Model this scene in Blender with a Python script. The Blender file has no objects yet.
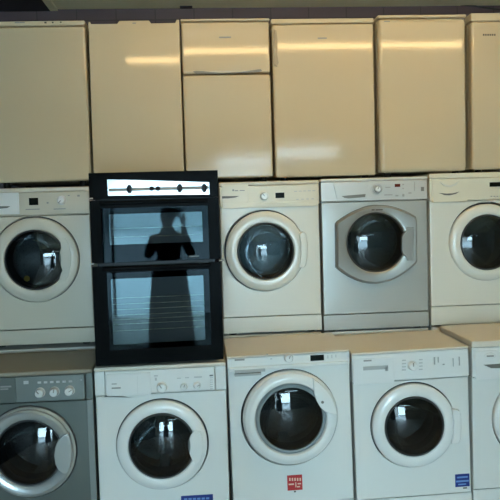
import bpy, bmesh, math, random
from mathutils import Vector, Matrix
random.seed(3)
PI = math.pi
sc = bpy.context.scene
COL = sc.collection

# ------------------------------------------------------------------ camera
F = 600.0
YAW, PIT, ROL = math.radians(3.6527), math.radians(2.3336), math.radians(1.7154)
CX, CY, CH = 239.43, 231.957, 1.5745
cyw, syw, cp, sp = math.cos(YAW), math.sin(YAW), math.cos(PIT), math.sin(PIT)
cr, sr = math.cos(ROL), math.sin(ROL)
_r = Vector((cyw, -syw, 0)); _f = Vector((syw*cp, cyw*cp, -sp)); _u = Vector((syw*sp, cyw*sp, cp))
RX = _r*cr - _u*sr
UP = _r*sr + _u*cr
EYE = Vector((0, 0, CH))
cam = bpy.data.cameras.new('camera'); co = bpy.data.objects.new('camera', cam); COL.objects.link(co)
cam.sensor_width = 36.0; cam.lens = F/500*36
cam.shift_x = (250-CX)/500; cam.shift_y = (CY-250)/500
cam.clip_start = 0.02
co.matrix_world = Matrix(((RX.x, UP.x, -_f.x, 0), (RX.y, UP.y, -_f.y, 0), (RX.z, UP.z, -_f.z, CH), (0, 0, 0, 1)))
sc.camera = co

def at(px, py, Y):
    """measured point of the photograph on the upright plane at depth Y"""
    d = RX*((px-CX)/F) - UP*((py-CY)/F) + _f
    return EYE + d*(Y/d.y)

# ------------------------------------------------------------------ materials
def mat(name, col, rough=0.4, metal=0.0, spec=0.5, noise=0.0, nscale=8.0, bump=0.0, bscale=60.0, coat=0.0, emit=None, estr=0.0):
    m = bpy.data.materials.new(name); m.use_nodes = True
    nt = m.node_tree; b = nt.nodes['Principled BSDF']
    b.inputs['Base Color'].default_value = (*col, 1)
    b.inputs['Roughness'].default_value = rough
    b.inputs['Metallic'].default_value = metal
    b.inputs['Specular IOR Level'].default_value = spec
    b.inputs['Coat Weight'].default_value = coat
    b.inputs['Coat Roughness'].default_value = 0.08
    if emit:
        b.inputs['Emission Color'].default_value = (*emit, 1); b.inputs['Emission Strength'].default_value = estr
    tc = nt.nodes.new('ShaderNodeTexCoord')
    if noise:
        n = nt.nodes.new('ShaderNodeTexNoise'); n.inputs['Scale'].default_value = nscale; n.inputs['Detail'].default_value = 4
        nt.links.new(tc.outputs['Object'], n.inputs['Vector'])
        mx = nt.nodes.new('ShaderNodeMix'); mx.data_type = 'RGBA'
        mx.inputs['A'].default_value = (*[c*(1-noise) for c in col], 1)
        mx.inputs['B'].default_value = (*[min(1, c*(1+noise)) for c in col], 1)
        nt.links.new(n.outputs['Fac'], mx.inputs['Factor']); nt.links.new(mx.outputs['Result'], b.inputs['Base Color'])
    if bump:
        n2 = nt.nodes.new('ShaderNodeTexNoise'); n2.inputs['Scale'].default_value = bscale
        nt.links.new(tc.outputs['Object'], n2.inputs['Vector'])
        bp = nt.nodes.new('ShaderNodeBump'); bp.inputs['Strength'].default_value = bump; bp.inputs['Distance'].default_value = 0.02
        nt.links.new(n2.outputs['Fac'], bp.inputs['Height']); nt.links.new(bp.outputs['Normal'], b.inputs['Normal'])
    return m

M = {}
M['enamel'] = mat('white_enamel', (.72, .72, .69), .30, noise=.02, nscale=5)
M['dimmed_enamel'] = mat('dimmed_enamel', (.60, .54, .43), .32, noise=.02, nscale=5)  # cream enamel darkened to paint in the dimness at the left
M['dimmed_plastic'] = mat('dimmed_plastic', (.58, .52, .41), .34)  # same left-side dimness painted into the panel plastic
M['cream_enamel'] = mat('cream_enamel', (.74, .71, .62), .30, noise=.02, nscale=5)
M['fridge'] = mat('fridge_enamel', (.62, .50, .33), .095, noise=.02, nscale=3, bump=.03, bscale=2.2)
M['fridge_trim'] = mat('fridge_trim_plastic', (.64, .53, .35), .35)
M['grip_grey'] = mat('grip_grey', (.20, .19, .16), .45)
M['grip'] = mat('tan_grip_plastic', (.42, .33, .22), .45)
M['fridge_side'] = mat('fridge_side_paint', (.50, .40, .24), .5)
M['plastic'] = mat('white_plastic', (.74, .74, .72), .33)
M['cream_plastic'] = mat('cream_plastic', (.75, .69, .54), .33)
M['ring'] = mat('door_ring_plastic', (.76, .76, .74), .25, coat=.2)
M['dimmed_ring'] = mat('dimmed_ring_plastic', (.64, .58, .48), .28, coat=.2)  # ring colour darkened to match the painted dimness at the left
M['cream_ring'] = mat('cream_ring_plastic', (.75, .725, .645), .25, coat=.2)
M['worktop'] = mat('white_worktop', (.70, .63, .53), .38, noise=.03, nscale=12)
M['silver'] = mat('silver_paint', (.47, .465, .43), .34, metal=.35, noise=.03, nscale=5)
M['silver_door'] = mat('silver_door_plastic', (.40, .39, .36), .30, metal=.55)
M['silver_panel'] = mat('silver_panel', (.70, .69, .66), .26, metal=.3)
M['graphite'] = mat('graphite_paint', (.12, .137, .125), .36, metal=.35, noise=.04, nscale=5)
M['graphite_side'] = mat('graphite_edge', (.22, .24, .23), .45, metal=.2)
M['graphite_ring'] = mat('graphite_ring', (.46, .48, .48), .27, metal=.5)
M['graphite_panel'] = mat('graphite_panel', (.19, .21, .20), .34, metal=.4)
M['shaded_worktop'] = mat('shaded_worktop', (.25, .22, .165), .45, noise=.05)  # shade on the far-left worktop is painted into this colour
M['chrome'] = mat('chrome', (.80, .80, .80), .16, metal=1)
M['steel'] = mat('brushed_steel', (.16, .165, .165), .14, metal=1.0)
M['dark'] = mat('dark_plastic', (.012, .012, .012), .3, spec=.15)
M['slot'] = mat('recess_grey', (.16, .15, .13), .5)
M['pale_slot'] = mat('recess_pale_grey', (.42, .42, .40), .5)
M['rubber'] = mat('grey_rubber', (.045, .047, .05), .5)
M['grey_rubber'] = mat('light_grey_rubber', (.22, .25, .26), .45)
M['display'] = mat('display_black', (.008, .010, .008), .2, spec=.05)
M['display_red'] = mat('display_dark_red', (.10, .012, .006), .25)
M['print'] = mat('grey_print', (.30, .29, .27), .5)
M['pale_print'] = mat('pale_grey_print', (.50, .50, .49), .5)
M['dark_print'] = mat('dark_print', (.10, .08, .06), .5)
M['red'] = mat('red_sticker', (.52, .020, .022), .4)
M['pink'] = mat('sticker_pale_print', (.85, .55, .42), .5)
M['blue'] = mat('blue_sticker', (.008, .028, .20), .35)
M['blue2'] = mat('sticker_light_blue', (.16, .30, .62), .4)
M['black_enamel'] = mat('black_oven_enamel', (.005, .006, .0065), .14, spec=.008)
M['white_print'] = mat('white_print', (.14, .15, .15), .6)
M['liner'] = mat('oven_liner_enamel', (.035, .037, .037), .5)
M['cord'] = mat('black_cable', (.02, .018, .018), .5)
M['knob_silver'] = mat('knob_silver', (.72, .73, .72), .25, metal=.35)
M['brass'] = mat('brass_coin', (.55, .33, .06), .3, metal=.8)
M['ceiling'] = mat('ceiling_cream', (.86, .79, .52), .75, noise=.05, nscale=4)
M['soffit'] = mat('dark_navy_paint', (.012, .015, .024), .6)
M['floor'] = mat('shop_floor', (.48, .45, .40), .45, noise=.15, nscale=3)
M['plaster'] = mat('painted_plaster', (.55, .52, .47), .8, noise=.05)
M['frame'] = mat('window_frame_dark', (.03, .03, .032), .35)
M['pavement'] = mat('pavement', (.42, .44, .46), .8, noise=.12, nscale=1.5)
M['brick'] = mat('street_facade', (.40, .38, .36), .85, noise=.2, nscale=2)
M['far_wall'] = mat('added_street_wall', (.50, .54, .56), .85, noise=.1, nscale=.5)
M['coat'] = mat('dark_coat', (.012, .013, .017), .85)
M['hair'] = mat('dark_hair', (.012, .010, .009), .6)
M['skin'] = mat('skin', (.36, .21, .15), .5)
M['phone'] = mat('phone_black', (.01, .01, .012), .25)
M['tube'] = mat('fluorescent_tube', (.9, .85, .7), .4, emit=(1.0, .67, .29), estr=26)

def tile_mat():
    m = bpy.data.materials.new('purple_brown_tiles'); m.use_nodes = True
    nt = m.node_tree; b = nt.nodes['Principled BSDF']
    tc = nt.nodes.new('ShaderNodeTexCoord'); mp = nt.nodes.new('ShaderNodeMapping')
    mp.inputs['Rotation'].default_value = (PI/2, 0, 0)
    nt.links.new(tc.outputs['Object'], mp.inputs['Vector'])
    br = nt.nodes.new('ShaderNodeTexBrick'); br.offset = 0.0
    br.inputs['Color1'].default_value = (.10, .070, .078, 1); br.inputs['Color2'].default_value = (.085, .060, .070, 1)
    br.inputs['Mortar'].default_value = (.055, .042, .045, 1)
    br.inputs['Scale'].default_value = 1.0; br.inputs['Brick Width'].default_value = .25; br.inputs['Row Height'].default_value = .20
    br.inputs['Mortar Size'].default_value = .004
    nt.links.new(mp.outputs['Vector'], br.inputs['Vector']); nt.links.new(br.outputs['Color'], b.inputs['Base Color'])
    b.inputs['Roughness'].default_value = .45
    return m
M['tiles'] = tile_mat()

def glass_mat(name, tint, boost=1.0, refl=(1, 1, 1), base=0.0):
    """thin pane: Fresnel reflection over tinted see-through"""
    m = bpy.data.materials.new(name); m.use_nodes = True
    nt = m.node_tree; nt.nodes.clear()
    out = nt.nodes.new('ShaderNodeOutputMaterial'); mx = nt.nodes.new('ShaderNodeMixShader')
    tr = nt.nodes.new('ShaderNodeBsdfTransparent'); tr.inputs['Color'].default_value = (*tint, 1)
    gl = nt.nodes.new('ShaderNodeBsdfGlossy'); gl.inputs['Roughness'].default_value = .03; gl.inputs['Color'].default_value = (*refl, 1)
    fr = nt.nodes.new('ShaderNodeFresnel'); fr.inputs['IOR'].default_value = 1.5
    ma = nt.nodes.new('ShaderNodeMath'); ma.operation = 'MULTIPLY_ADD'
    ma.inputs[1].default_value = boost; ma.inputs[2].default_value = base; ma.use_clamp = True
    nt.links.new(fr.outputs['Fac'], ma.inputs[0])
    nt.links.new(ma.outputs[0], mx.inputs['Fac'])
    nt.links.new(tr.outputs[0], mx.inputs[1]); nt.links.new(gl.outputs[0], mx.inputs[2]); nt.links.new(mx.outputs[0], out.inputs['Surface'])
    return m
M['glass'] = glass_mat('porthole_glass', (.33, .37, .385), 1.0)
M['bowl'] = glass_mat('glass_bowl', (.62, .65, .65), .25)
M['oven_glass'] = glass_mat('oven_glass', (.52, .56, .58), .4, (.56, .80, .86), .020)
M['oven_tint'] = glass_mat('oven_tinted_border', (.10, .12, .13), .12, (.75, .92, 1.0), .0)
M['pane'] = glass_mat('shop_pane', (.96, .98, .98), .6)

def drum_mat():
    m = bpy.data.materials.new('perforated_steel'); m.use_nodes = True
    nt = m.node_tree; b = nt.nodes['Principled BSDF']
    tc = nt.nodes.new('ShaderNodeTexCoord'); v = nt.nodes.new('ShaderNodeTexVoronoi'); v.inputs['Scale'].default_value = 95
    nt.links.new(tc.outputs['Object'], v.inputs['Vector'])
    r = nt.nodes.new('ShaderNodeValToRGB'); r.color_ramp.elements[0].position = .22; r.color_ramp.elements[1].position = .30
    r.color_ramp.elements[0].color = (.05, .05, .05, 1); r.color_ramp.elements[1].color = (.26, .27, .27, 1)
    nt.links.new(v.outputs['Distance'], r.inputs['Fac']); nt.links.new(r.outputs['Color'], b.inputs['Base Color'])
    b.inputs['Metallic'].default_value = .9; b.inputs['Roughness'].default_value = .28
    return m
M['drum'] = drum_mat()

# ------------------------------------------------------------------ mesh helpers
def merge(dst, src):
    me = bpy.data.meshes.new('tmp'); src.to_mesh(me); src.free(); dst.from_mesh(me); bpy.data.meshes.remove(me)

def box(bm, x0, x1, y0, y1, z0, z1, bev=0.0, seg=2):
    t = bmesh.new(); bmesh.ops.create_cube(t, size=1)
    for v in t.verts:
        v.co = Vector(((x0+x1)/2+v.co.x*(x1-x0), (y0+y1)/2+v.co.y*(y1-y0), (z0+z1)/2+v.co.z*(z1-z0)))
    if bev > 0:
        bmesh.ops.bevel(t, geom=t.edges[:], offset=bev, segments=seg, profile=.5, affect='EDGES', clamp_overlap=True)
    merge(bm, t); return bm

def lathe(bm, cx, cz, prof, n=72, sx=1.0, sz=1.0):
    """revolve (radius, y) profile about the Y axis through (cx, cz)"""
    t = bmesh.new(); rings = []
    for r, y in prof:
        if r < 1e-6: rings.append([t.verts.new((cx, y, cz))])
        else: rings.append([t.verts.new((cx+r*sx*math.cos(2*PI*k/n), y, cz+r*sz*math.sin(2*PI*k/n))) for k in range(n)])
    for a, b in zip(rings, rings[1:]):
        for k in range(n):
            j = (k+1) % n
            if len(a) == 1 and len(b) == 1: continue
            if len(a) == 1: t.faces.new((a[0], b[j], b[k]))
            elif len(b) == 1: t.faces.new((a[k], a[j], b[0]))
            else: t.faces.new((a[k], a[j], b[j], b[k]))
    bmesh.ops.recalc_face_normals(t, faces=t.faces[:])
    merge(bm, t); return bm

def prism(bm, pts, y0, y1, bev=0.0, seg=2):
    """polygon in (x, z) extruded from y0 (front) to y1"""
    t = bmesh.new()
    f = t.faces.new([t.verts.new((x, y0, z)) for x, z in pts])
    g = bmesh.ops.extrude_face_region(t, geom=[f])
    for v in [e for e in g['geom'] if isinstance(e, bmesh.types.BMVert)]: v.co.y = y1
    bmesh.ops.recalc_face_normals(t, faces=t.faces[:])
    if bev > 0:
        ed = [e for e in t.edges if all(abs(v.co.y-y0) < 1e-6 for v in e.verts)]
        bmesh.ops.bevel(t, geom=ed, offset=bev, segments=seg, profile=.5, affect='EDGES', clamp_overlap=True)
    merge(bm, t); return bm

def tube(bm, pts, r, n=10):
    t = bmesh.new(); rings = []
    pts = [Vector(p) for p in pts]
    for i, p in enumerate(pts):
        d = (pts[min(i+1, len(pts)-1)]-pts[max(i-1, 0)]).normalized()
        a = d.cross(Vector((0, 0, 1)) if abs(d.z) < .9 else Vector((1, 0, 0))).normalized(); b = d.cross(a)
        rings.append([t.verts.new(p+a*r*math.cos(2*PI*k/n)+b*r*math.sin(2*PI*k/n)) for k in range(n)])
    for A, B in zip(rings, rings[1:]):
        for k in range(n): t.faces.new((A[k], A[(k+1) % n], B[(k+1) % n], B[k]))
    t.faces.new(rings[0]); t.faces.new(rings[-1])
    bmesh.ops.recalc_face_normals(t, faces=t.faces[:])
    merge(bm, t); return bm

def holed_front(bm, x0, x1, z0, z1, cx, cz, R, depth, e=.012, hole_y=.03):
    """appliance shell: front sheet with a round opening, softened edges, sides and back"""
    t = bmesh.new()
    ang = [2*PI*k/72 for k in range(72)]+[math.atan2(z-cz, x-cx) % (2*PI) for x in (x0, x1) for z in (z0, z1)]
    ang = sorted(ang)
    full = []
    for a in ang:
        dx, dz = math.cos(a), math.sin(a); s = 1e9
        if dx > 1e-9: s = min(s, (x1-cx)/dx)
        if dx < -1e-9: s = min(s, (x0-cx)/dx)
        if dz > 1e-9: s = min(s, (z1-cz)/dz)
        if dz < -1e-9: s = min(s, (z0-cz)/dz)
        full.append((cx+dx*s, cz+dz*s))
    def inset(q, i): return (min(max(q[0], x0+i), x1-i), min(max(q[1], z0+i*.3), z1-i*.3))
    loops = [[(cx+R*math.cos(a), hole_y, cz+R*math.sin(a)) for a in ang],
             [(cx+R*math.cos(a), .0, cz+R*math.sin(a)) for a in ang],
             [(inset(q, e)[0], 0, inset(q, e)[1]) for q in full],
             [(inset(q, e*.3)[0], e*.3, inset(q, e*.3)[1]) for q in full],
             [(q[0], e, q[1]) for q in full],
             [(q[0], depth, q[1]) for q in full]]
    L = [[t.verts.new(p) for p in lp] for lp in loops]; n = len(ang)
    for A, B in zip(L, L[1:]):
        for k in range(n): t.faces.new((A[k], A[(k+1) % n], B[(k+1) % n], B[k]))
    t.faces.new(L[-1])
    bmesh.ops.remove_doubles(t, verts=t.verts[:], dist=1e-5)
    bmesh.ops.recalc_face_normals(t, faces=t.faces[:])
    merge(bm, t); return bm

def plate_hole(bm, poly, cx, cz, R, ys):
    """flat door: polygon outline with a round opening; ys = (back, edge, front, inner)"""
    t = bmesh.new(); ang = [2*PI*k/96 for k in range(96)]; out = []
    for a in ang:
        dx, dz = math.cos(a), math.sin(a); best = None
        for (ax, az), (bx, bz) in zip(poly, poly[1:]+poly[:1]):
            ex, ez = bx-ax, bz-az; den = dx*ez-dz*ex
            if abs(den) < 1e-12: continue
            s = ((ax-cx)*ez-(az-cz)*ex)/den; u = ((ax-cx)*dz-(az-cz)*dx)/den
            if s > 0 and -1e-6 <= u <= 1+1e-6: best = s if best is None else max(best, s)
        out.append((cx+dx*best, cz+dz*best))
    sh = lambda q, k: (cx+(q[0]-cx)*k, cz+(q[1]-cz)*k)
    loops = [[(q[0], ys[0], q[1]) for q in out], [(q[0], ys[1], q[1]) for q in out],
             [(sh(q, .955)[0], ys[2], sh(q, .955)[1]) for q in out],
             [(cx+(R+.012)*math.cos(a), ys[2]+.002, cz+(R+.012)*math.sin(a)) for a in ang],
             [(cx+R*math.cos(a), ys[2]+.010, cz+R*math.sin(a)) for a in ang],
             [(cx+R*math.cos(a), ys[3], cz+R*math.sin(a)) for a in ang]]
    L = [[t.verts.new(p) for p in lp] for lp in loops]; n = 96
    for A, B in zip(L, L[1:]):
        for k in range(n): t.faces.new((A[k], A[(k+1) % n], B[(k+1) % n], B[k]))
    bmesh.ops.recalc_face_normals(t, faces=t.faces[:])
    merge(bm, t); return bm

def obj(name, bm, m, parent=None, label=None):
    me = bpy.data.meshes.new(name); bm.to_mesh(me); bm.free()
    me.materials.append(m)
    for p in me.polygons: p.use_smooth = True
    me.set_sharp_from_angle(angle=math.radians(35))
    o = bpy.data.objects.new(name, me); COL.objects.link(o)
    wn = o.modifiers.new('flat_faces', 'WEIGHTED_NORMAL'); wn.keep_sharp = True; wn.weight = 80
    if parent: o.parent = parent
    if label: o['label'] = label
    return o

def struct(name, bm, m, parent=None):
    o = obj(name, bm, m, parent)
    if not parent: o['kind'] = 'structure'
    return o

def tag(o, label, cat, group=None):
    o['label'] = label; o['category'] = cat
    if group: o['group'] = group
    return o

TOPS = []
class Thing:
    """an Empty at the thing's base; P() turns a measured point of its front into local (x, z)"""
    def __init__(s, name, label, cat, Y, x0, x1, z0, z1, roll=0., tilt=0., rotz=0., group=None):
        s.x0, s.x1 = -(x1-x0)/2, (x1-x0)/2; s.H = z1-z0; s.Y = Y
        s.o = bpy.data.objects.new(name, None); COL.objects.link(s.o); s.o.empty_display_size = .1
        s.o.location = ((x0+x1)/2, Y, z0); s.o.rotation_euler = (tilt, roll, rotz); tag(s.o, label, cat, group)
        s.roll = roll; s.px = Y/F
    def P(s, px, py):
        w = at(px, py, s.Y)-s.o.location; c, n = math.cos(s.roll), math.sin(s.roll)
        return (w.x*c-w.z*n, w.x*n+w.z*c)
    def pts(s, L): return [s.P(*q) for q in L]
    def part(s, name, bm, m, parent=None, label=None): return obj(name, bm, m, parent or s.o, label)
    def rect(s, bm, ax, ay, bx, by, y0, y1, bev=0.):
        """box over the front between two measured corners"""
        (x0, z1), (x1, z0) = s.P(ax, ay), s.P(bx, by)
        if z1 < z0: z0, z1 = z1, z0
        return box(bm, min(x0, x1), max(x0, x1), y0, y1, z0, z1, bev)
    def feet(s, h, depth, m='dark', hs=None):
        for sx in (-1, 1):
            if hs: h = hs[0] if sx < 0 else hs[1]
            for y in (.05, depth-.06):
                b = bmesh.new(); t = bmesh.new()
                bmesh.ops.create_cone(t, cap_ends=True, segments=20, radius1=.022, radius2=.018, depth=h)
                bmesh.ops.translate(t, verts=t.verts[:], vec=(sx*(s.x1-.055), y, -h/2)); merge(b, t)
                s.part('foot', b, M[m])

def dial(a, px, py, r, mt, name='knob', L=.018, pm='print', ang=.4):
    x, z = a.P(px, py); R = r*a.px
    k = a.part(name, lathe(bmesh.new(), x, z, [(R*1.15, -.004), (R*1.15, -.008), (R, -.010), (R*.92, -.008-L), (R*.8, -.011-L), (0, -.011-L)], 36), M[mt])
    b = bmesh.new(); t = bmesh.new(); bmesh.ops.create_cube(t, size=1)
    for v in t.verts: v.co = Vector((v.co.x*R*.22, v.co.y*.003-.012-L, v.co.z*R*.8+R*.45))
    bmesh.ops.rotate(t, verts=t.verts[:], cent=(0, 0, 0), matrix=Matrix.Rotation(ang, 3, 'Y'))
    bmesh.ops.translate(t, verts=t.verts[:], vec=(x, 0, z)); merge(b, t)
    a.part('pointer', b, M[pm], k)
    return k

def marks(a, name, L, m, y=-.0088, t=.003, parent=None):
    """tiny printed marks: list of measured rectangles"""
    if name in ('symbol_print', 'indicator'):
        for q in L: k = a.part(name, a.rect(bmesh.new(), *q, y, y+t), M[m], parent)
        return k
    b = bmesh.new()
    for q in L: a.rect(b, *q, y, y+t)
    return a.part(name, b, M[m], parent)

def washer_shell(a, depth, lid, zp, zk, hole, body, panel, top, panel_x=None, panel_bot=0.0, kick=True):
    """cabinet with round opening, kick plate, control panel and worktop; zp / zk local heights"""
    cx, cz, R = hole; H = a.H
    b = bmesh.new(); holed_front(b, a.x0, a.x1, zk, zp, cx, cz, R, depth)
    box(b, a.x0, a.x1, .045, depth, zp-.01, H-lid-.001)
    a.cabinet = a.part('cabinet', b, M[body])
    if kick:
        a.part('kick_plate', box(bmesh.new(), a.x0, a.x1, .003, depth-.02, 0, zk-.0035, .004), M[body])
    px0, px1 = panel_x or (a.x0, a.x1)
    b = box(bmesh.new(), px0, px1, -.006, .043, zp+.003-panel_bot, H-lid-.001, .006, 3)
    a.panel = a.part('control_panel', b, M[panel])
    if panel_x:
        for q in ((a.x0, px0-.002), (px1+.002, a.x1)):
            if q[1]-q[0] > .004: a.part('panel_surround', box(bmesh.new(), *q, 0, .04, zp+.001, H-lid-.001, .004), M[body])
    TOPS.append((a.o.location.x+a.x0, a.o.location.x+a.x1, a.o.location.z+a.H))
    a.top = a.part('worktop', box(bmesh.new(), a.x0-.001, a.x1+.001, -.008, depth, H-lid, H, .007, 3), M[top])

def porthole(a, cx, cz, Ro, Ri, ringm, seal='rubber', bulge=.030, ring=True, bowl_y=.085, ring_h=.022, face=None):
    Rg = Ri+.012
    a.part('gasket', lathe(bmesh.new(), cx, cz, [(max(Ro+.0055, Rg+.004), .0295), (Rg+.003, .0295), (Rg, .020), (Rg-.022, .035), (Rg-.026, .085)]), M['rubber'])
    d = lathe(bmesh.new(), cx, cz, [(Rg-.02, .086), (Rg+.035, .095), (Rg+.045, .12), (Rg+.045, .33), (Rg+.01, .345), (0, .335)])
    for k in range(3):
        an = 2*PI*k/3+.5; r = Rg+.022
        t = bmesh.new(); bmesh.ops.create_cube(t, size=1)
        bmesh.ops.bevel(t, geom=t.edges[:], offset=.2, segments=2, profile=.5, affect='EDGES')
        for v in t.verts: v.co = Vector((v.co.x*.05, v.co.y*.19, v.co.z*.06))
        bmesh.ops.rotate(t, verts=t.verts[:], cent=(0, 0, 0), matrix=Matrix.Rotation(-an, 3, 'Y'))
        bmesh.ops.translate(t, verts=t.verts[:], vec=(cx+r*math.cos(an), .22, cz+r*math.sin(an))); merge(d, t)
    a.part('drum', d, M['drum'])
    if ring:
        w = Ro-Ri
        prof = face or [(Ro, .012), (Ro, -.004), (Ro-.003, -.010), (Ro-w*.18, -ring_h*.72), (Ro-w*.45, -ring_h*.95), (Ro-w*.65, -ring_h), (Ri+w*.12, -ring_h*.96), (Ri+.004, -ring_h*.86), (Ri+.001, -ring_h*.7), (Ri-.002, .0)]
        a.door = a.part('door', lathe(bmesh.new(), cx, cz, prof, 96), M[ringm])
    if seal != 'none':
        a.part('glass_seal', lathe(bmesh.new(), cx, cz, [(Ri+.001, -.006), (Ri-.001, -.020), (Ri-.004, -.022), (Ri-.007, -.020), (Ri-.008, 0)]), M[seal], a.door)
    Rd = Ri-.003
    a.part('door_glass', lathe(bmesh.new(), cx, cz, [(Rd*k/14, -.018-bulge*(1-(k/14)**2)) for k in range(14, -1, -1)]), M['glass'], a.door)
    a.part('glass_bowl', lathe(bmesh.new(), cx, cz, [(Rd*.95*k/12, -.012+bowl_y*(1-(k/12)**2.4)) for k in range(12, -1, -1)]), M['bowl'], a.door)

def handle_plate(a, L, y0, y1, m, bev=.006, name='door_handle', label=None):
    return a.part(name, prism(bmesh.new(), a.pts(L), y0, y1, bev, 3), M[m], getattr(a, 'door', None), label)

def circ(cx, cy, r, a0, a1, n=8):
    return [(cx+r*math.cos(a0+(a1-a0)*k/n), cy+r*math.sin(a0+(a1-a0)*k/n)) for k in range(n+1)]

YB, YU, YF = 2.875, 3.328, 3.325            # fronts of the bottom row, the upper row and the fridges
DB, DU, DF = .40, .50, .52

def front(pxl, pyt, pxr, pyb, Y):
    a, b = at(pxl, (pyt+pyb)/2, Y), at(pxr, (pyt+pyb)/2, Y); xm = (pxl+pxr)/2
    return a.x, b.x, at(xm, pyb, Y).z, at(xm, pyt, Y).z

WG = 'washing machines on show'
# ------------------------------------------------------------------ bottom row
# silver-grey machine, far left
x0, x1 = at(-31, 430, YB).x, at(94.5, 430, YB).x
a = Thing('washing_machine', 'dark grey washing machine with three chrome knobs, bottom row far left', 'washing machine', YB, x0, x1, .012, at(45, 370.5, YB).z, group=WG)
c = a.P(30, 451.5); R = 45.5*a.px; zp = a.P(31, 402.5)[1]
washer_shell(a, DB, .022, zp, .10, (*c, R+.006), 'graphite', 'graphite_panel', 'shaded_worktop', panel_x=(a.x0, a.P(85, 385)[0]))
b = bmesh.new(); box(b, a.P(87, 400)[0], a.x1-.001, -.004, .01, .012, zp, .003); a.part('side_trim', b, M['graphite_side'], label='paler grey edge strip')
w = 8*a.px
a.door = None
Ri = 33*a.px
porthole(a, *c, R, Ri, 'graphite_ring', ring_h=.045, face=[(R, .012), (R, -.008), (R-.010, -.016), (R-.012, -.026), (R-.022, -.033), (R-.038, -.032), (Ri+.006, -.024), (Ri, -.018), (Ri-.004, 0)])
handle_plate(a, [(70, 431), (65, 432), (60, 437), (57, 444), (55.7, 452), (57, 461), (60, 467), (64, 470), (69, 471), (71.5, 466), (73.3, 456), (73.6, 447), (72.5, 438)], -.040, -.012, 'graphite_ring')
for px, py, an in ((40.6, 392, -.7), (55, 391, .2), (70, 390, 1.0)): dial(a, px, py, 4.4, 'knob_silver', pm='slot', L=.022, ang=an)
marks(a, 'symbol_print', [(38+k*6.2, 381.2-k*.25, 41.5+k*6.2, 383-k*.25) for k in range(6)]+[(24, 380.5, 29, 383.5), (84-3, 379, 82, 380)], 'pale_print', parent=a.panel)
b = bmesh.new(); a.rect(b, -28, 379, 17, 402, -.0095, .002, .002); dr = a.part('detergent_drawer', b, M['graphite'])
marks(a, 'lettering', [(1, 385.5, 12, 386.6), (1, 388, 9, 389)], 'print', y=-.0105, parent=dr)
a.feet(.012, DB)

# white machine under the oven
x0, x1 = at(96.5, 430, YB).x, at(227.8, 430, YB).x
a = Thing('washing_machine', 'white washing machine standing directly under the black oven', 'washing machine', YB, x0, x1, .012, at(162, 364.6, YB).z, group=WG)
c = a.P(162.7, 444); R = 45.5*a.px; Ri = 33.2*a.px; zp = a.P(162, 393)[1]
washer_shell(a, DB, .020, zp, .10, (*c, R+.006), 'enamel', 'plastic', 'worktop', panel_x=(a.P(105, 385)[0], a.P(215, 385)[0]))
porthole(a, a.P(162.2, 444.8)[0], a.P(162.2, 444.8)[1], R, Ri, 'ring')
hx, hy = 162.7, 444
handle_plate(a, [(194, 429), (190.5, 434), (188, 440), (188, 446), (189.5, 452), (192.5, 459), (194.5, 462)]+circ(hx, hy, 40.5, .42, -.36, 8), -.025, -.008, 'ring', bev=.003)
b = bmesh.new(); a.rect(b, 106.5, 374, 151.5, 394, -.0105, .002, .003); dr = a.part('detergent_drawer', b, M['plastic'])
L = [a.P(106, 396.2), a.P(150, 394.2)]+[a.P(150-44*k/8, 394.6-.25*k+4.2*math.sin(PI*k/8)) for k in range(1, 8)]
a.part('drawer_grip', prism(bmesh.new(), L, -.006, .004, .002), M['enamel'], dr)
marks(a, 'lettering', [(112, 386.9, 121, 387.9), (112, 383, 117, 383.6)], 'print', y=-.0115, parent=dr)
marks(a, 'divider_line', [(137.5, 375, 138, 393)], 'pale_print', y=-.0108, t=.002, parent=dr)
dial(a, 162, 386.7, 5.0, 'ring', ang=-.5)
dial(a, 184, 386, 3.4, 'ring', name='small_knob', L=.013, ang=.3); dial(a, 197, 384.8, 3.4, 'ring', name='small_knob', L=.013, ang=1.2)
marks(a, 'symbol_print', [(154, 375, 158, 375.8), (155, 377.5, 157, 380), (177, 377.5, 181, 378.2), (185, 376.8, 189, 377.6), (194, 376.2, 202, 377)]+[(210, 377+k*2.2, 213, 377.6+k*2.2) for k in range(6)], 'pale_print', parent=a.panel)
b = bmesh.new(); a.rect(b, 209.5, 374.5, 213, 375.6, -.0088, -.004); a.part('indicator', b, M['white_print'], a.panel)
b = bmesh.new(); a.rect(b, 181, 496, 213.5, 512, -.0016, .003); s = a.part('energy_label', b, M['blue'], label='blue sticker at the lower right')
marks(a, 'lettering', [(184+k*4.4, 498.3-k*.2, 187.3+k*4.4, 500-k*.2) for k in range(6)]+[(184, 503, 208, 505)], 'blue2', y=-.0024, t=.001, parent=s)
a.feet(.012, DB)

# white machine with wide ring and red sticker
x0, x1 = at(231.2, 430, YB).x, at(353.2, 430, YB).x
a = Thing('washing_machine', 'white washing machine with a red sticker below its porthole and a small dark display', 'washing machine', YB, x0, x1, .012, at(288, 352.8, YB).z, roll=-.013, group=WG)
c = a.P(289.5, 417.3); R = 48.8*a.px; Ri = 36*a.px; zp = a.P(288, 367)[1]
washer_shell(a, DB, .010, zp, .10, (*c, R+.006), 'enamel', 'enamel', 'worktop')
b = bmesh.new(); box(b, a.x0+.004, a.x1-.004, -.014, .01, zp-.004, zp+.016, .006, 3); a.part('panel_lip', b, M['enamel'], a.panel)
porthole(a, *a.P(290.3, 417.3), R, Ri, 'ring', seal='grey_rubber', ring_h=.034)
x, z = a.P(290.6, 417.5)
a.part('glass_surround', lathe(bmesh.new(), x, z, [(Ri-.003, -.018), (Ri-.006, -.024), (Ri-.012, -.026), (Ri-.018, -.024), (Ri-.019, -.012)]), M['grey_rubber'], a.door)
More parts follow.
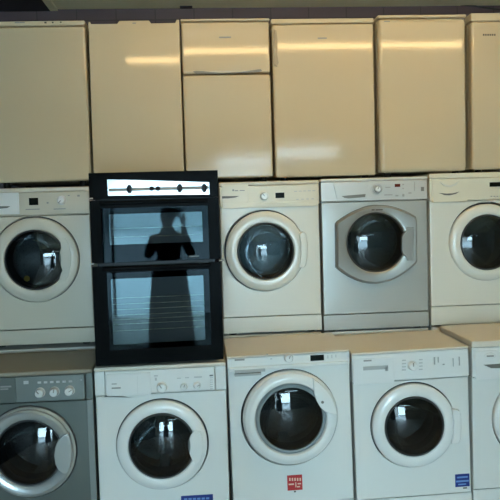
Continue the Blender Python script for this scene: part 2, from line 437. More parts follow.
hd = handle_plate(a, [(311.6, 376.5), (312, 384), (312.6, 391), (314.8, 398), (318.5, 404.5), (323.5, 409), (329, 411), (334, 411.5)]+circ(289.5, 417.3, 46, -.14, -1.03, 8), -.046, -.015, 'ring', label='white wedge-shaped door handle')
x, z = a.P(320.6, 399.2)
a.part('latch_dot', lathe(bmesh.new(), x, z, [(.007, -.045), (.007, -.0475), (0, -.048)], 20), M['slot'], hd)
dial(a, 288.2, 357.3, 4.4, 'ring', pm='print', L=.02)
b = bmesh.new(); a.rect(b, 310, 355, 323.8, 359.9, -.0085, 0, .001); a.part('display', b, M['display'], a.panel)
b = bmesh.new()
for q in ((234.5, 369.6, 265, 370.6), (234.5, 373.4, 261, 374.2)): a.rect(b, *q, -.0165, 0, .001)
dr = a.part('detergent_drawer', b, M['pale_slot'], label='detergent drawer grip lines')
marks(a, 'lettering', [(234.5, 359, 244.5, 360)], 'print', parent=a.panel)
marks(a, 'symbol_print', [(266, 353.5, 268, 354.2), (270, 358, 272, 359), (327, 355, 328, 358), (331, 354.6, 332, 357.6), (335, 354.3, 336, 357)], 'pale_print', parent=a.panel)
b = bmesh.new(); a.rect(b, 287, 475.5, 302.6, 489.5, -.0016, .004); s = a.part('energy_label', b, M['red'], label='red square sticker')
marks(a, 'lettering', [(289+k*2.6, 477.8, 290.6+k*2.6, 480.6) for k in range(5)]+[(288.5, 483.6, 294, 484.6), (295.2, 482.2, 296.4, 487), (297.5, 483, 301, 484), (297, 486, 300, 487)], 'pink', y=-.0024, t=.001, parent=s)
marks(a, 'print_dot', [(294, 490.8, 296, 492.2)], 'dark_print', y=-.001, parent=s)
a.feet(.012, DB)

# white machine with blue sticker
x0, x1 = at(355.4, 430, YB).x, at(471.4, 430, YB).x
a = Thing('washing_machine', 'white washing machine with a small blue sticker at its lower right corner', 'washing machine', YB, x0, x1, .012, at(411, 349.3, YB).z, roll=-.014, group=WG)
c = a.P(413, 424.7); R = 43.8*a.px; Ri = 31.2*a.px; zp = a.P(411, 380)[1]
zk = a.P(411, 496.5)[1]
washer_shell(a, DB, .012, zp, zk, (*c, R+.006), 'enamel', 'plastic', 'worktop')
porthole(a, *a.P(413.5, 425.4), R, Ri, 'ring')
handle_plate(a, [(450, 408), (454.5, 408.3), (457.5, 409), (458.8, 414), (459, 426), (458.3, 437), (456.5, 441), (452, 442), (449.5, 441.5), (451, 432), (451.5, 420)], -.030, .0, 'ring', bev=.005)
b = bmesh.new(); a.rect(b, 352.5, 359, 394, 382, -.010, .002, .003); dr = a.part('detergent_drawer', b, M['plastic'])
b = bmesh.new(); a.rect(b, 362.5, 366.2, 387.5, 368.4, -.0115, -.004, .001); a.rect(b, 384.5, 366.2, 387.6, 370.4, -.0115, -.004, .001); a.part('drawer_handle', b, M['pale_slot'], dr)
marks(a, 'lettering', [(363, 359.6, 371, 360.7)], 'print', y=-.011, parent=dr)
dial(a, 411.6, 365.3, 4.6, 'plastic', L=.016, ang=0)
marks(a, 'symbol_print', [(401.5, 359.6+k*3.2, 405.5, 360.3+k*3.2) for k in range(4)]+[(418.5, 359+k*3.2, 422, 359.7+k*3.2) for k in range(4)], 'pale_print', parent=a.panel)
for q in ((433.2, 357, 434.6, 364), (437, 356.8, 438.2, 362), (442, 363.6, 444, 364.4), (452, 358, 453, 366), (458, 356.5, 459.2, 365)): a.part('button', a.rect(bmesh.new(), *q, -.011, 0, .0005), M['pale_slot'], a.panel)
b = bmesh.new(); a.rect(b, 455, 474.4, 469.6, 486, -.0016, .004); s = a.part('energy_label', b, M['blue'], label='blue square sticker')
marks(a, 'lettering', [(457, 476.6, 467.6, 477.4), (456, 480.6, 468.6, 481.3), (458, 483.8, 466, 484.4)], 'blue2', y=-.0024, t=.001, parent=s)
marks(a, 'print_dot', [(463, 487.4, 467, 488.4)], 'dark_print', y=-.001, parent=s)
a.feet(.012, DB)

# cream-white machine cut by the frame on the right
x0, x1 = at(472.6, 430, YB).x, at(594, 430, YB).x
a = Thing('washing_machine', 'white washing machine with an oval badge, cut off at bottom right', 'washing machine', YB, x0, x1, .012, at(532, 338.3, YB).z, group=WG)
c = a.P(534.5, 417); R = 45*a.px; Ri = 31.5*a.px; zp = a.P(532, 374.5)[1]
washer_shell(a, DB, .033, zp, a.P(532, 486)[1], (*c, R+.006), 'enamel', 'plastic', 'worktop')
porthole(a, *c, R, Ri, 'ring')
b = bmesh.new(); a.rect(b, 474, 351, 520, 377, -.010, .002, .003); dr = a.part('detergent_drawer', b, M['plastic'])
L = a.pts([(482.5, 364.3), (515, 362), (513, 365.4), (503, 367.6), (490, 367.6)]); a.part('drawer_handle', prism(bmesh.new(), L, -.012, -.004, .001), M['slot'], dr)
x, z = a.P(489, 355.4); k = a.part('badge', lathe(bmesh.new(), x, z, [(.022, -.008), (.022, -.0115), (.019, -.0125), (0, -.013)], 32, 1.35, .75), M['ring'], dr)
marks(a, 'lettering', [(485.5, 354.9, 492.5, 356)], 'print', y=-.0138, parent=k)
dial(a, 545, 358, 5, 'plastic')
a.feet(.012, DB)

# ------------------------------------------------------------------ machines carrying the upper row (only a strip of their worktops shows)
def support(x0, x1, ztop, label):
    a = Thing('washing_machine', label, 'washing machine', YU+.016, x0, x1, .012, ztop, group='white machines behind the bottom row')
    b = bmesh.new(); box(b, a.x0, a.x1, .0, DU-.03, .0, a.H-.036, .008); a.part('cabinet', b, M['enamel'])
    a.part('worktop', box(bmesh.new(), a.x0, a.x1, -.008, DU-.03, a.H-.034, a.H, .006, 3), M['enamel'])
    a.feet(.012, DU-.03)
    return a
# ------------------------------------------------------------------ upper row
# far left
x0, x1, z0, z1 = front(-15.5, 187.6, 92.0, 344.5, YU)
LEFT = (x0, x1)
a = Thing('washing_machine', 'upper-row white washing machine just left of the black oven', 'washing machine', YU, x0, x1, z0, z1, group=WG)
support(x0, x1, z0-.026, 'white worktop edge showing under the washing machine left of the oven')
c = a.P(36, 259.3); R = 41.6*a.px; Ri = 29.5*a.px; zp = a.P(38, 215.8)[1]; zk = a.P(38, 329)[1]
washer_shell(a, DU, .024, zp, zk, (*c, R+.006), 'dimmed_enamel', 'dimmed_plastic', 'worktop')
porthole(a, *a.P(36, 259.8), R, Ri, 'dimmed_ring')
handle_plate(a, [(59, 238), (61.5, 243), (62, 248), (60.3, 253), (60.3, 259), (61.8, 265), (63.3, 270), (61.5, 275), (60, 279)]+circ(36, 259.3, 37, .62, -.62, 8), -.025, -.008, 'dimmed_ring', bev=.003)
dial(a, 62, 200.3, 4.0, 'plastic', ang=-2.4)
b = bmesh.new(); a.rect(b, 29.2, 198, 38.7, 205, -.0085, 0, .001); a.part('display', b, M['display'], a.panel)
b = bmesh.new(); a.rect(b, -14, 193.5, 20, 214, -.010, .002, .003); dr = a.part('detergent_drawer', b, M['plastic'])
L = a.pts([(-12, 206.2), (11, 206.2), (8, 208), (0, 208.8), (-12, 208.4)]); a.part('drawer_handle', prism(bmesh.new(), L, -.0115, -.004, .001), M['slot'], dr)
marks(a, 'symbol_print', [(77.5, 194.8, 80, 196.6), (47, 202, 49, 203.6), (68, 195, 70, 196), (26, 209, 40, 209.6), (54, 208.6, 66, 209.2)], 'print', parent=a.panel)
x, z = a.P(27, 278.5)
a.part('coin', lathe(bmesh.new(), x, z, [(.016, .0), (.016, -.004), (0, -.004)], 24), M['brass'], a.door, label='brass-coloured round spot at the bottom of the glass')
a.feet(.013, DU)

# hidden one behind the oven
xa, xb = at(94.6, 260, YU).x, at(219.4, 260, YU).x
xm = (xa+xb)/2
a = Thing('washing_machine', 'white washing machine behind the black oven, hidden by it', 'washing machine', YU+.02, xm-.29, xm+.29, .869, 1.717, group=WG)
washer_shell(a, DU-.02, .024, .70, .10, (0, .42, .24), 'enamel', 'plastic', 'worktop')
porthole(a, 0, .42, .235, .16, 'ring')
dial(a, 160, 196, 4, 'plastic')
a.feet(.012, DU-.02)
support(xm-.29, xm+.29, .857, 'white machine behind the washing machine under the oven, hidden by it')

# right of the oven
x0, x1, z0, z1 = front(221.2, 181.2, 320.4, 332.2, YU)
a = Thing('washing_machine', 'upper-row white washing machine just right of the black oven', 'washing machine', YU, x0, x1, z0, z1, group=WG)
support(x0, x1-.003, z0-.013, 'white worktop edge showing under the washing machine right of the oven')
c = a.P(264.5, 250.5); R = 40.2*a.px; Ri = 28.6*a.px; zp = a.P(270, 206.2)[1]; zk = a.P(270, 316)[1]
washer_shell(a, DU, .022, zp, zk, (*c, R+.006), 'cream_enamel', 'cream_plastic', 'worktop')
porthole(a, *a.P(265.5, 251), R, Ri, 'cream_ring')
handle_plate(a, [(298.5, 233.5), (302.5, 231.5), (305.5, 234), (306.8, 244), (306.6, 256), (305, 265), (302, 267.5), (298.6, 266.5), (300, 256), (300.3, 244)], -.030, 0, 'cream_ring', bev=.005)
b = bmesh.new(); a.rect(b, 222, 185, 248.6, 205.2, -.010, .002, .003); dr = a.part('detergent_drawer', b, M['cream_plastic'])
L = a.pts([(222, 196.2), (239.5, 196), (235, 197.6), (228, 198.4), (222, 198.6)]); a.part('drawer_handle', prism(bmesh.new(), L, -.0115, -.004, .001), M['slot'], dr)
marks(a, 'lettering', [(232.2, 189.4, 234, 191.2), (234.6, 190.3, 238, 191.2), (239.5, 190.2, 244.5, 190.9)], 'print', y=-.011, parent=dr)
b = bmesh.new(); a.rect(b, 222, 203.6, 318, 206, -.012, 0, .004); a.part('panel_lip', b, M['cream_plastic'], a.panel)
dial(a, 264, 196.3, 3.9, 'cream_ring', ang=-.6)
b = bmesh.new(); a.rect(b, 275.2, 192.8, 284.3, 197.9, -.0085, 0, .001); a.part('display', b, M['display'], a.panel)
marks(a, 'symbol_print', [(294+k*4.5, 191-k*.15, 297+k*4.5, 191.6-k*.15) for k in range(5)]+[(296+k*5, 199-k*.15, 298.5+k*5, 199.6-k*.15) for k in range(4)], 'pale_print', parent=a.panel)
a.feet(.012, DU)

# silver-grey
x0, x1, z0, z1 = front(322.2, 177.6, 428.2, 328.8, YU)
a = Thing('washing_machine', 'silver-grey washing machine with a faceted door in the upper row', 'washing machine', YU, x0, x1, z0, z1, group=WG)
support(x0+.003, x1-.003, z0-.010, 'white worktop edge showing under the silver-grey washing machine')
gx, gz = a.P(375, 242.2); Ri = 30.6*a.px; zp = a.P(374, 201.2)[1]; zk = a.P(374, 313)[1]
washer_shell(a, DU, .018, zp, zk, (gx, gz, Ri+.02), 'silver', 'silver_panel', 'silver_panel')
arc = lambda ax, ay, bx, by, sag, n=12: [(ax+(bx-ax)*k/n, ay+(by-ay)*k/n+sag*4*(k/n)*(1-k/n)) for k in range(n+1)]
poly = a.pts(arc(335.4, 223, 415.5, 217.5, -14.5)+arc(415.8, 262, 335.8, 267, 18.5))
a.door = a.part('door', plate_hole(bmesh.new(), poly, gx, gz, Ri, (-.001, -.022, -.032, -.004)), M['silver_door'])
b = bmesh.new(); 
po = a.pts(arc(334.6, 222.5, 416.2, 217, -14.8)+arc(416.6, 262.5, 335, 267.5, 18.8)); prism(b, po, -.004, -.0005)
t = bmesh.new(); 
b.free()
ge = plate_hole(bmesh.new(), po, gx, gz, Ri+.03, (-.0004, -.003, -.005, -.001)); a.part('door_outline', ge, M['slot'], a.door)
porthole(a, gx, gz, Ri+.02, Ri, 'silver_door', ring=False)
handle_plate(a, [(405, 227), (403.5, 231.5), (401, 234), (400, 237), (400, 250), (401, 253.5), (403.5, 256), (405, 260), (411, 260), (411.5, 227)], -.038, -.012, 'silver_door', bev=.004)
marks(a, 'lettering', [(370, 209.4, 373, 210.4), (374, 209.4, 381, 210.2)], 'dark_print', y=-.0335, parent=a.door)
L = a.pts([(333, 183.5), (367, 181.8), (366, 198.6), (337, 200.6)]); dr = a.part('detergent_drawer', prism(bmesh.new(), L, -.012, .0, .002), M['silver_panel'])
L = a.pts([(341, 196.1), (365, 194), (364.6, 197.2), (348, 198.6), (344, 198)]); a.part('drawer_handle', prism(bmesh.new(), L, -.0135, -.004, .001), M['slot'], dr)
x, z = a.P(376.4, 189.3)
k = a.part('knob_collar', lathe(bmesh.new(), x, z, [(5.6*a.px, -.004), (5.6*a.px, -.012), (4.6*a.px, -.014), (3.6*a.px, -.010)], 40), M['pale_slot'], a.panel)
dial(a, 376.4, 189.3, 3.2, 'ring', L=.018)
b = bmesh.new(); a.rect(b, 394.3, 184, 399.8, 186.9, -.0085, 0, .0005); a.part('display', b, M['display_red'], a.panel)
marks(a, 'symbol_print', [(385, 187, 390, 187.8), (384, 194.5, 392, 195.3), (402, 184, 403.4, 185.2), (402, 188, 403.4, 189), (395, 195, 398, 196.4), (402, 194, 404, 196.6), (408, 192.4, 411, 193.6), (413.8, 182, 414.4, 191)], 'print', parent=a.panel)
marks(a, 'button', [(420.5, 187, 423.5, 191)], 'slot', parent=a.panel)
a.feet(.010, DU)

# right, cut by the frame
x0, x1, z0, z1 = front(430.2, 172.3, 534, 323.6, YU)
a = Thing('washing_machine', 'cream washing machine with crescent drawer handle, upper row far right', 'washing machine', YU, x0, x1, z0, z1, group=WG)
support(x0+.003, x1, z0-.010, 'white machine under the upper washing machine at the right edge, mostly hidden')
c = a.P(487, 241); R = 39.6*a.px; Ri = 28.6*a.px; zp = a.P(482, 200.4)[1]; zk = a.P(482, 304.6)[1]
washer_shell(a, DU, .030, zp, zk, (*c, R+.006), 'cream_enamel', 'cream_plastic', 'cream_plastic')
porthole(a, *a.P(486.5, 242.2), R, Ri, 'cream_ring')
handle_plate(a, [(517, 226), (522, 224), (526, 230), (526.5, 252), (522, 258), (517, 257)], -.030, 0, 'cream_ring', bev=.005)
b = bmesh.new(); a.rect(b, 431.5, 180.5, 467, 201.6, -.010, .002, .003); dr = a.part('detergent_drawer', b, M['cream_plastic'])
L = a.pts([(438, 193), (446, 193.6), (452, 193.3), (459, 191.6), (455, 194), (449, 195.4), (444, 195.2)]); a.part('drawer_handle', prism(bmesh.new(), L, -.0115, -.004, .001), M['slot'], dr)
L = a.pts([(439, 182), (444, 184.6), (449, 185.2), (454, 184), (458, 181.2), (455, 185.4), (449, 187), (443, 186.2)]); a.part('drawer_rim', prism(bmesh.new(), L, -.0135, -.004, .001), M['cream_ring'], dr)
b = bmesh.new(); a.rect(b, 489, 182.4, 505, 186.4, -.0085, 0, .001); a.part('display', b, M['display'], a.panel, label='long dark display strip')
marks(a, 'symbol_print', [(490+k*3, 196, 491.5+k*3, 196.7) for k in range(6)], 'print', parent=a.panel)
dial(a, 518, 190, 4.5, 'cream_plastic')
a.feet(.010, DU)

# ------------------------------------------------------------------ built-in double oven on the white washing machine
YO = 2.852
oz0, oz1 = at(158, 363.2, YO).z, at(155, 171.4, YO).z
ox0, ox1 = at(92.2, 268, YO).x, at(221.0, 268, YO).x
a = Thing('double_oven', 'black built-in double oven with steel control strip standing on a white washing machine', 'oven', YO+.008, ox0, ox1, oz0, oz1, rotz=math.radians(2.5))
b = bmesh.new(); box(b, a.x0+.022, a.x1-.022, .022, .38, 0, a.H-.02, .004); a.part('carcass', b, M['dark'])
zf = a.P(156, 198.4)[1]; zm0 = a.P(156, 264.6)[1]; zm1 = a.P(156, 261.4)[1]
fa = a.part('fascia', box(bmesh.new(), a.x0, a.x1, 0, .022, zf, a.H, .003), M['black_enamel'])
L = a.pts([(107.2, 179.4), (150, 180.2), (209.3, 182), (209.8, 194.6), (150, 195.2), (108.2, 196)])
st = a.part('control_strip', prism(bmesh.new(), L, -.003, .004, .001), M['steel'], fa, label='bright steel control strip')
marks(a, 'divider_line', [(109, 188.6, 209, 188.95)], 'print', y=-.0036, t=.001, parent=st)
for px, py in ((129.6, 189.2), (179.7, 188.2), (204.2, 188)):
    x, z = a.P(px, py); b = bmesh.new()
    lathe(b, x, z, [(2.9*a.px, -.003), (2.9*a.px, -.008), (2.5*a.px, -.010), (2.4*a.px, -.026), (0, -.027)], 28, .95, 1.5)
    box(b, x-.0025, x+.0025, -.036, -.01, z-4.0*a.px, z+4.0*a.px, .002)
    a.part('knob', b, M['dark'], st)
for px, py in ((151.8, 188.6), (158, 188.6)):
    x, z = a.P(px, py); a.part('button', lathe(bmesh.new(), x, z, [(.011, -.003), (.011, -.010), (.008, -.012), (0, -.012)], 20), M['dark'], st)
def oven_door(z0, z1, win, inner, hy):
    """frame with opening, handle bar, glass, interior with racks"""
    (wx0, wz1), (wx1, wz0) = a.P(win[0], win[1]), a.P(win[2], win[3])
    d = bmesh.new()
    for q in ((a.x0, wx0, z0, z1), (wx1, a.x1, z0, z1), (wx0, wx1, z0, wz0), (wx0, wx1, wz1, z1)):
        box(d, q[0], q[1], 0, .020, q[2], q[3])
    d = a.part('door', d, M['black_enamel'])
    gl = bmesh.new(); (ix0, iz1), (ix1, iz0) = a.P(inner[0], inner[1]), a.P(inner[2], inner[3])
    for q in ((wx0, ix0, wz0, wz1), (ix1, wx1, wz0, wz1), (ix0, ix1, wz0, iz0), (ix0, ix1, iz1, wz1)):
        box(gl, q[0], q[1], .001, .004, q[2], q[3])
    a.part('tinted_border', gl, M['oven_tint'], d)
    g = bmesh.new(); vs = [g.verts.new(p) for p in ((ix0, .0015, iz0), (ix1, .0015, iz0), (ix1, .0015, iz1), (ix0, .0015, iz1))]; g.faces.new(vs)
    a.part('door_glass', g, M['oven_glass'], d)
    hb = bmesh.new(); z = a.P(156, hy)[1]
    box(hb, a.x0+.05, a.x1-.05, -.034, -.016, z-.009, z+.009, .006, 3)
    for sx in (-1, 1): box(hb, sx*(a.x1-.075)-.012, sx*(a.x1-.075)+.012, -.02, .002, z-.007, z+.007, .002)
    a.part('handle', hb, M['black_enamel'], d)
    return d, (wx0, wx1, wz0, wz1)
d1, w1 = oven_door(zm1, zf-.003, (101, 208.5, 209.5, 259), (109.2, 214.4, 203, 241.8), 202)
d2, w2 = oven_door(.0, zm0, (107, 273, 211.5, 345.5), (111, 279, 205.5, 340.5), 266.8)
# cavity linings and racks are kept behind the glass
def cavity(w, racks):
    c = bmesh.new()
    box(c, w[0], w[1], .0212, .0218, w[2], w[3]); a.part('inner_liner', c, M['liner'])
    r = bmesh.new()
    r.free()
    for py in racks:
        z = a.P(158, py)[1]; a.part('rack_bar', tube(bmesh.new(), [(w[0]+.02, .016, z), (w[1]-.02, .016, z)], .0022, 8), M['chrome'])
cavity(w1, (227.5, 236))
cavity(w2, (297, 303, 308.5, 314, 318.5, 323, 329.5))
marks(a, 'lettering', [(189, 256, 199, 256.8)], 'white_print', y=-.0012, t=.001, parent=d1)
for px, py in ((91.2, 198.6), (221.8, 260.4), (92.5, 263.6)):
    x, z = a.P(px, py); a.part('trim_clip', box(bmesh.new(), x-.010, x+.010, -.003, .01, z-.0035, z+.0035, .001), M['pale_slot'])

# ------------------------------------------------------------------ fridges on top of the upper row
FG = 'white fridges along the top row'
FR = []
def fridge(label, pxl, pyt, pxr, pyb, lid_py, tilt=0., roll=0., z0=None, lidm='fridge_trim', foot=None, kind='fridge'):
    x0, x1, zz0, z1 = front(pxl, pyt, pxr, pyb, YF)
    if z0: zz0 = z0
    a = Thing(kind, label, 'fridge', YF, x0, x1, zz0, z1, roll=roll, group=FG); a.tilt = tilt; FR.append(a)
    zl = a.P((pxl+pxr)/2, lid_py)[1] if lid_py else a.H
    a.zl = zl
    b = bmesh.new(); box(b, a.x0+.003, a.x1-.003, .052, DF, .004, (zl-.003 if lid_py else a.H-.028), .006); a.part('cabinet', b, M['fridge_side'])
    if lid_py: a.part('worktop', box(bmesh.new(), a.x0, a.x1, -.004, DF, zl, a.H, .006, 3), M[lidm])
    hs = []
    for fx in (x0+.055, x1-.055):
        tops = [t for (u, v, t) in TOPS if u-.03 < fx < v+.03] or [zz0-.016]
        hs.append(max(.004, zz0-max(tops)-.0008))
    a.feet(0, DF, hs=hs)
    return a
def fdoor(a, z0, z1, name='door', bev=.014, m='fridge'):
    """slightly crowned door leaf"""
    t = bmesh.new(); nx, nz = 16, 24; W = a.x1-a.x0-.004
    G = [[t.verts.new((a.x0+.002+W*i/nx, 0, z0+(z1-z0)*k/nz)) for i in range(nx+1)] for k in range(nz+1)]
    def yy(i, k):
        u = abs(2*i/nx-1); v = abs(2*k/nz-1); return .0
    prof = [(0, .014), (.004, .005), (.012, .0), ]
    t.free(); b = bmesh.new(); box(b, a.x0+.002, a.x1-.002, 0, .05, z0, z1, bev, 4)
    return a.part(name, b, M[m])
# 1
a = fridge('leftmost white fridge, with small indicator lights along its top strip', -10, 21.0, 88.6, 181.9, 20.9, roll=-.004, foot=.018)
o = [c for c in a.o.children if c.name.startswith('worktop')]
for c in o: bpy.data.objects.remove(c)
zs = a.P(40, 25.8)[1]
d = fdoor(a, 0, zs-.003)
cs = a.part('control_panel', box(bmesh.new(), a.x0, a.x1, -.003, DF, zs, a.H+.0, .006, 3), M['fridge_trim'])
marks(a, 'indicator', [(44.5, 22, 46.8, 23.6), (52, 22, 53.8, 23.4), (60, 21.8, 61.8, 23)], 'dark_print', y=-.0045, parent=cs)
marks(a, 'lettering', [(15, 22.4, 25, 23.2)], 'print', y=-.0045, parent=cs)
# 2
a = fridge('white fridge with notched top edge standing behind the oven top', 90.8, 20.8, 182.2, 180.2, None, tilt=-.025, z0=1.735)
L = a.pts([(91.5, 21.8), (117, 21.3), (118.6, 20.1), (149, 19.4), (151, 20.8), (177, 20.4), (178.3, 18.9), (181.2, 18.8)])
xs = (a.x0+.002, a.x1-.002)
zt = a.P(136, 21.4)[1]
b = bmesh.new(); poly = [(xs[0], .0), (xs[1], .0), (xs[1], zt+.008), (xs[1]-.015, zt+.009), (xs[1]-.022, zt-.008), (a.P(151, 20.8)[0], zt-.010), (a.P(149, 20)[0], zt+.006), (a.P(119, 20)[0], zt+.006), (a.P(117, 20)[0], zt-.010), (xs[0]+.014, zt-.010), (xs[0]+.010, zt+.002), (xs[0], zt+.002)]
prism(b, poly, 0, .05, .008, 3); d = a.part('door', b, M['fridge'])
b = bmesh.new()
marks(a, 'lettering', [(132.5, 22.6, 136, 23.8)], 'print', y=-.0012, parent=d)
b.free()
# 3 with freezer compartment
a = fridge('white fridge freezer with small upper door and curved grip slot', 183.0, 18.6, 271.6, 178.0, 20.9, tilt=.003)
zs = a.P(226, 73.9)[1]
d1 = fdoor(a, zs+.004, a.zl-.003, 'freezer_door'); d2 = fdoor(a, 0, zs-.003, 'fridge_door')
L = a.pts([(192.8, 71.6), (196, 70.8), (204, 71.2), (214, 72.4), (224, 73.0), (238, 72.2), (250, 70.6), (258, 69.4), (261, 69.2), (262, 71.0), (259, 72.0), (246, 72.6), (234, 73.4), (215, 73.9), (196, 73.4)])
a.part('grip_slot', prism(bmesh.new(), L, -.004, .004, .001), M['grip_grey'], d1, label='grey curved grip slot')
marks(a, 'lettering', [(219, 36.6, 231, 38.0)], 'print', y=-.0012, parent=d1)
# 4
a = fridge('white fridge with slim vertical door grip, standing right of the fridge freezer', 273.2, 18.5, 375.2, 176.4, 23.2, tilt=.012)
d = fdoor(a, 0, a.zl-.004)
b = bmesh.new(); L = a.pts([(273.4, 30), (276, 31), (277.2, 40), (277, 55), (278.4, 63), (277, 67), (274, 66)]); a.part('door_grip', prism(bmesh.new(), L, -.009, .01, .003, 2), M['grip'], d)
b.free()
marks(a, 'lettering', [(317.5, 37.8, 326.5, 39.2)], 'print', y=-.0012, parent=d)
# 5
a = fridge('plain white fridge with rounded door edges, second from right in the top row', 379.0, 14.8, 467.2, 171.8, 17.6, tilt=.012)
d = fdoor(a, 0, a.zl-.003, bev=.03)
marks(a, 'lettering', [(384, 21.2, 389.5, 22.2), (461, 18.6, 464.5, 19.4)], 'print', y=-.0012, parent=d)
# 6
a = fridge('white fridge with dark lettering, cut off at the top right', 471.6, 12.8, 565, 168.6, 20.6, tilt=.012)
d = fdoor(a, 0, a.zl-.003)
marks(a, 'lettering', [(482.5+k*2.2, 34.2, 484+k*2.2, 36) for k in range(6)], 'dark_print', y=-.0012, parent=d)

for a in FR:                                    # doors hang a touch out of plumb on their hinges
    for c in a.o.children:
        if 'door' in c.name and a.tilt:
            c.rotation_euler.x = a.tilt; c.location.y = min(0, a.tilt*a.H) if a.tilt < 0 else .004
# ------------------------------------------------------------------ room
YW = 3.95
ZC = at(300, 7.2, YW).z
XL, XR, YN = -1.55, 3.9, -3.2
xs = at(40, 4, 3.7).x
struct('floor', box(bmesh.new(), XL-.1, XR+.1, YN-.1, YW+.1, -.1, 0), M['floor'])
struct('ceiling', box(bmesh.new(), XL-.1, XR+.1, YN-.1, YW+.1, ZC, ZC+.1), M['ceiling'])
struct('wall_back', box(bmesh.new(), XL-.1, XR+.1, YW, YW+.1, 0, ZC), M['tiles'])
struct('wall_left', box(bmesh.new(), XL-.1, XL, YN, YW, 0, ZC), M['soffit'])  # unseen wall, set close and dark to dim the left machines
struct('wall_right', box(bmesh.new(), XR, XR+.1, YN, YW, 0, ZC), M['plaster'])
struct('trim_1', box(bmesh.new(), XL, xs, 1.5, YW, ZC-.012, ZC), M['soffit'])
struct('trim_2', box(bmesh.new(), xs, xs+.05, 1.5, YW, ZC-.012, ZC, .004), M['ceiling'])
# shop front behind the camera: wide window with a door post
WX0, WX1, WZ = -.94, 1.15, 2.06
TXA, TXB, TZ0, TZ1 = .30, 2.30, 2.25, 2.33
b = bmesh.new()
for q in ((XL, WX0, 0, ZC), (WX0, WX1, WZ, ZC), (WX1, XR, 0, TZ0), (WX1, XR, TZ1, ZC), (TXB, XR, TZ0, TZ1)):
    if q[0] == WX0:
        for r in ((WX0, TXA, WZ, ZC), (TXA, WX1, WZ, TZ0), (TXA, WX1, TZ1, ZC)): box(b, r[0], r[1], YN-.1, YN, r[2], r[3])
    else: box(b, q[0], q[1], YN-.1, YN, q[2], q[3])
struct('wall_front', b, M['plaster'])
def glazing(name, x0, x1, z0, z1, posts, fw):
    b = bmesh.new()
    for x in posts: box(b, x-fw, x+fw, YN-.08, YN-.02, z0, z1)
    for z in ((z0, z1-fw) if z0 > 0 else (z1-fw,)): box(b, x0, x1, YN-.08, YN-.02, z, z+fw)
    wn = struct(name, b, M['frame'])
    g = bmesh.new(); g.faces.new([g.verts.new((x, YN-.05, z)) for x, z in ((x0, z0), (x1, z0), (x1, z1), (x0, z1))])
    struct('window_pane', g, M['pane'], wn)
glazing('window_1', WX0, WX1, 0, WZ, (WX0+.022, -.77, WX1-.022), .022)
glazing('window_2', TXA, TXB, TZ0, TZ1, (TXA+.01, TXB-.01), .01)
o = struct('trim_3', box(bmesh.new(), -40, 40, -40, YN-.1, -.12, -.02), M['pavement'])
b = bmesh.new(); box(b, -40, -5.0, -36, -30, -.02, 9.5); struct('trim_4', b, M['brick'])  # unseen houses opposite, set apart to shape the bright sky gap
b = bmesh.new(); box(b, 10.5, 40, -36, -30, -.02, 9.5); struct('trim_5', b, M['brick'])
b = bmesh.new(); box(b, -5.0, 10.5, -39, -38, -.02, 2.15); struct('trim_6', b, M['far_wall'])  # unseen low wall added to keep sky out of the upper oven reflection
# cable along the top of the back wall, right
pts = [tuple(at(455+6*k, 4.3+6*(k/8)**1.3, YW-.006)) for k in range(9)]
tag(obj('cable', tube(bmesh.new(), pts, .006), M['cord']), 'thin dark cable drooping along the wall top above the right fridges', 'cable')
# small dark fitting on the ceiling edge
p = at(186, 6.2, YW-.05)
tag(obj('wall_fitting', box(bmesh.new(), p.x-.04, p.x+.04, YW-.05, YW, p.z-.002, ZC-.0005, .004), M['cord']), 'small dark fitting where wall meets ceiling above the fridge freezer', 'fitting')

# fluorescent batten on the ceiling, just out of frame
TX0, TX1, TY = -.50, 2.05, 2.27
a = bpy.data.objects.new('fluorescent_light', None); COL.objects.link(a); a.location = ((TX0+TX1)/2, TY, ZC-.0005)
tag(a, 'long ceiling batten with one fluorescent tube in front of the fridges', 'light')
h = (TX1-TX0)/2
obj('body', box(bmesh.new(), -h-.04, h+.04, -.03, .03, -.04, 0, .005), M['plastic'], a)
obj('tube', tube(bmesh.new(), [(-h, 0, -.17), (h, 0, -.17)], .015, 14), M['tube'], a)
for s in (-1, 1): obj('lamp_holder', box(bmesh.new(), s*h-.014, s*h+.014, -.014, .014, -.19, -.039, .003), M['plastic'], a)

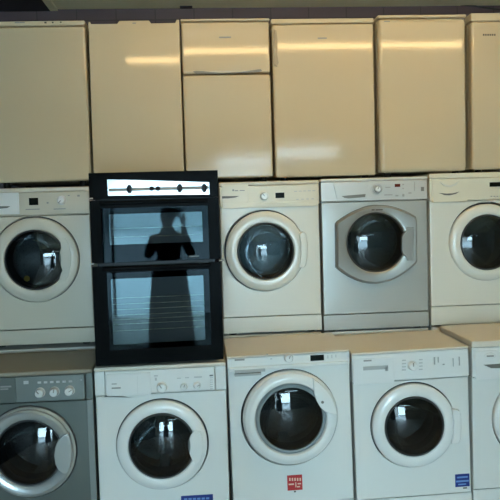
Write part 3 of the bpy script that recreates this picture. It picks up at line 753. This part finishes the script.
# ------------------------------------------------------------------ the photographer, seen as a dark reflection in the oven
def person():
    root = bpy.data.objects.new('person', None); COL.objects.link(root); root.location = (-.05, -.42, 0)
    tag(root, 'person in a dark coat reflected in the oven, both hands raised to hold a phone', 'person')
    V = [(0, 0, .84), (0, 0, .98), (0, .0, 1.14), (0, .0, 1.27), (0, .01, 1.345), (0, .015, 1.40),            # 0 pelvis .. 5 neck
         (.15, .0, 1.285), (.235, .07, 1.10), (.15, .255, 1.34), (.14, .30, 1.42),                              # right arm 6-9
         (-.15, .0, 1.285), (-.22, .07, 1.10), (-.06, .255, 1.34), (-.04, .30, 1.42),                           # left arm 10-13
         (.085, .0, .76), (.095, .01, .46), (.10, -.01, .09), (.105, .10, .035),
         (-.085, .0, .76), (-.095, .01, .46), (-.10, -.01, .09), (-.105, .10, .035)]
    E_ = [(0, 1), (1, 2), (2, 3), (3, 4), (4, 5), (3, 6), (6, 7), (7, 8), (8, 9), (3, 10), (10, 11), (11, 12), (12, 13),
          (0, 14), (14, 15), (15, 16), (16, 17), (0, 18), (18, 19), (19, 20), (20, 21)]
    rad = [.135, .12, .135, .125, .065, .05, .062, .045, .034, .026, .062, .045, .034, .026, .085, .06, .045, .035, .085, .06, .045, .035]
    me = bpy.data.meshes.new('body'); me.from_pydata(V, E_, []); ob = bpy.data.objects.new('body', me); COL.objects.link(ob); ob.parent = root
    sk = ob.modifiers.new('skin', 'SKIN'); sk.use_smooth_shade = True
    for i, r in enumerate(rad):
        v = me.skin_vertices[0].data[i]; v.radius = (r, r*.8 if i < 4 else r); v.use_root = i == 0
    sub = ob.modifiers.new('sub', 'SUBSURF'); sub.levels = 2; sub.render_levels = 2
    me.materials.append(M['coat'])
    # head with nose, eyes, mouth and ears
    def ell(b, c, s, seg=24):
        t = bmesh.new(); bmesh.ops.create_uvsphere(t, u_segments=seg, v_segments=seg//2, radius=1)
        for v in t.verts: v.co = Vector((c[0]+v.co.x*s[0], c[1]+v.co.y*s[1], c[2]+v.co.z*s[2]))
        merge(b, t)
    b = bmesh.new(); ell(b, (0, .03, 1.485), (.068, .088, .10)); ell(b, (0, .055, 1.425), (.048, .055, .045)); ell(b, (0, .118, 1.475), (.011, .018, .022), 12)
    for s in (-1, 1): ell(b, (s*.069, .02, 1.48), (.010, .020, .030), 12)
    hd = obj('head', b, M['skin'], root)
    b = bmesh.new()
    for s in (-1, 1): ell(b, (s*.028, .106, 1.495), (.012, .008, .007), 12)
    obj('eyes', b, M['dark'], hd)
    b = bmesh.new(); ell(b, (0, .108, 1.437), (.022, .008, .006), 12); obj('mouth', b, M['slot'], hd)
    b = bmesh.new(); ell(b, (0, .012, 1.515), (.078, .092, .088)); obj('hair', b, M['hair'], root)
    b = bmesh.new()                                                   # coat skirt
    prof = [(.150, 1.02), (.165, .85), (.19, .62), (.205, .38), (.215, .16), (.205, .155), (.15, .62)]
    n = 40; rings = [[b.verts.new((r*1.12*math.cos(2*PI*k/n), r*.8*math.sin(2*PI*k/n), z)) for k in range(n)] for r, z in prof]
    for A, B in zip(rings, rings[1:]):
        for k in range(n): b.faces.new((A[k], A[(k+1) % n], B[(k+1) % n], B[k]))
    obj('coat_skirt', b, M['coat'], root)
    # hands: palm, four fingers and thumb folded on the phone's sides
    for s, wx in ((1, .14), (-1, -.04)):
        pv = [(wx, .30, 1.42), (wx, .325, 1.465), (wx-.0*s, .34, 1.50)]; pe = [(0, 1), (1, 2)]; pr = [.022, .03, .026]
        for k in range(4):
            z = 1.475+.018*k; i = len(pv)
            L = (.032, .036, .034, .028)[k]
            pv += [(wx+.008*s, .345, z), (wx+.012*s, .345+L*.7, z+.006), (wx-.008*s, .352+L, z+.008)]
            pe += [(1 if k < 2 else 2, i), (i, i+1), (i+1, i+2)]; pr += [.009, .009, .008]
        i = len(pv); pv += [(wx-.012*s, .325, 1.475), (wx-.03*s, .338, 1.50)]; pe += [(1, i), (i, i+1)]; pr += [.011, .009]
        m2 = bpy.data.meshes.new('hand'); m2.from_pydata(pv, pe, []); h = bpy.data.objects.new('hand', m2); COL.objects.link(h); h.parent = root
        h.modifiers.new('skin', 'SKIN').use_smooth_shade = True
        for q, r in enumerate(pr):
            v = m2.skin_vertices[0].data[q]; v.radius = (r, r); v.use_root = q == 1
        su = h.modifiers.new('sub', 'SUBSURF'); su.levels = 1; su.render_levels = 1
        m2.materials.append(M['skin'])
person()
b = box(bmesh.new(), -.066, .066, -.060, -.052, CH-.075, CH+.015, .003)
tag(obj('phone', b, M['phone']), 'phone held up in front of the person reflected in the oven', 'phone')

# ------------------------------------------------------------------ daylight
w = bpy.data.worlds.new('sky'); sc.world = w; w.use_nodes = True
bg = w.node_tree.nodes['Background']; bg.inputs['Color'].default_value = (.55, .83, 1.0, 1); bg.inputs['Strength'].default_value = 30.0
pl = bpy.data.lights.new('window_portal', 'AREA'); pl.shape = 'RECTANGLE'; pl.size = TXB-WX0; pl.size_y = TZ1
po = bpy.data.objects.new('window_portal', pl); COL.objects.link(po); po.location = ((WX0+TXB)/2, YN-.12, TZ1/2)
po.rotation_euler = (PI/2, 0, 0); pl.cycles.is_portal = True

vs = sc.view_settings; vs.view_transform = 'Standard'; vs.look = 'None'; vs.gamma = 1; vs.use_curve_mapping = False; vs.exposure = 0.20
sc.cycles.use_denoising = True
sc.cycles.max_bounces = 10; sc.cycles.transparent_max_bounces = 16
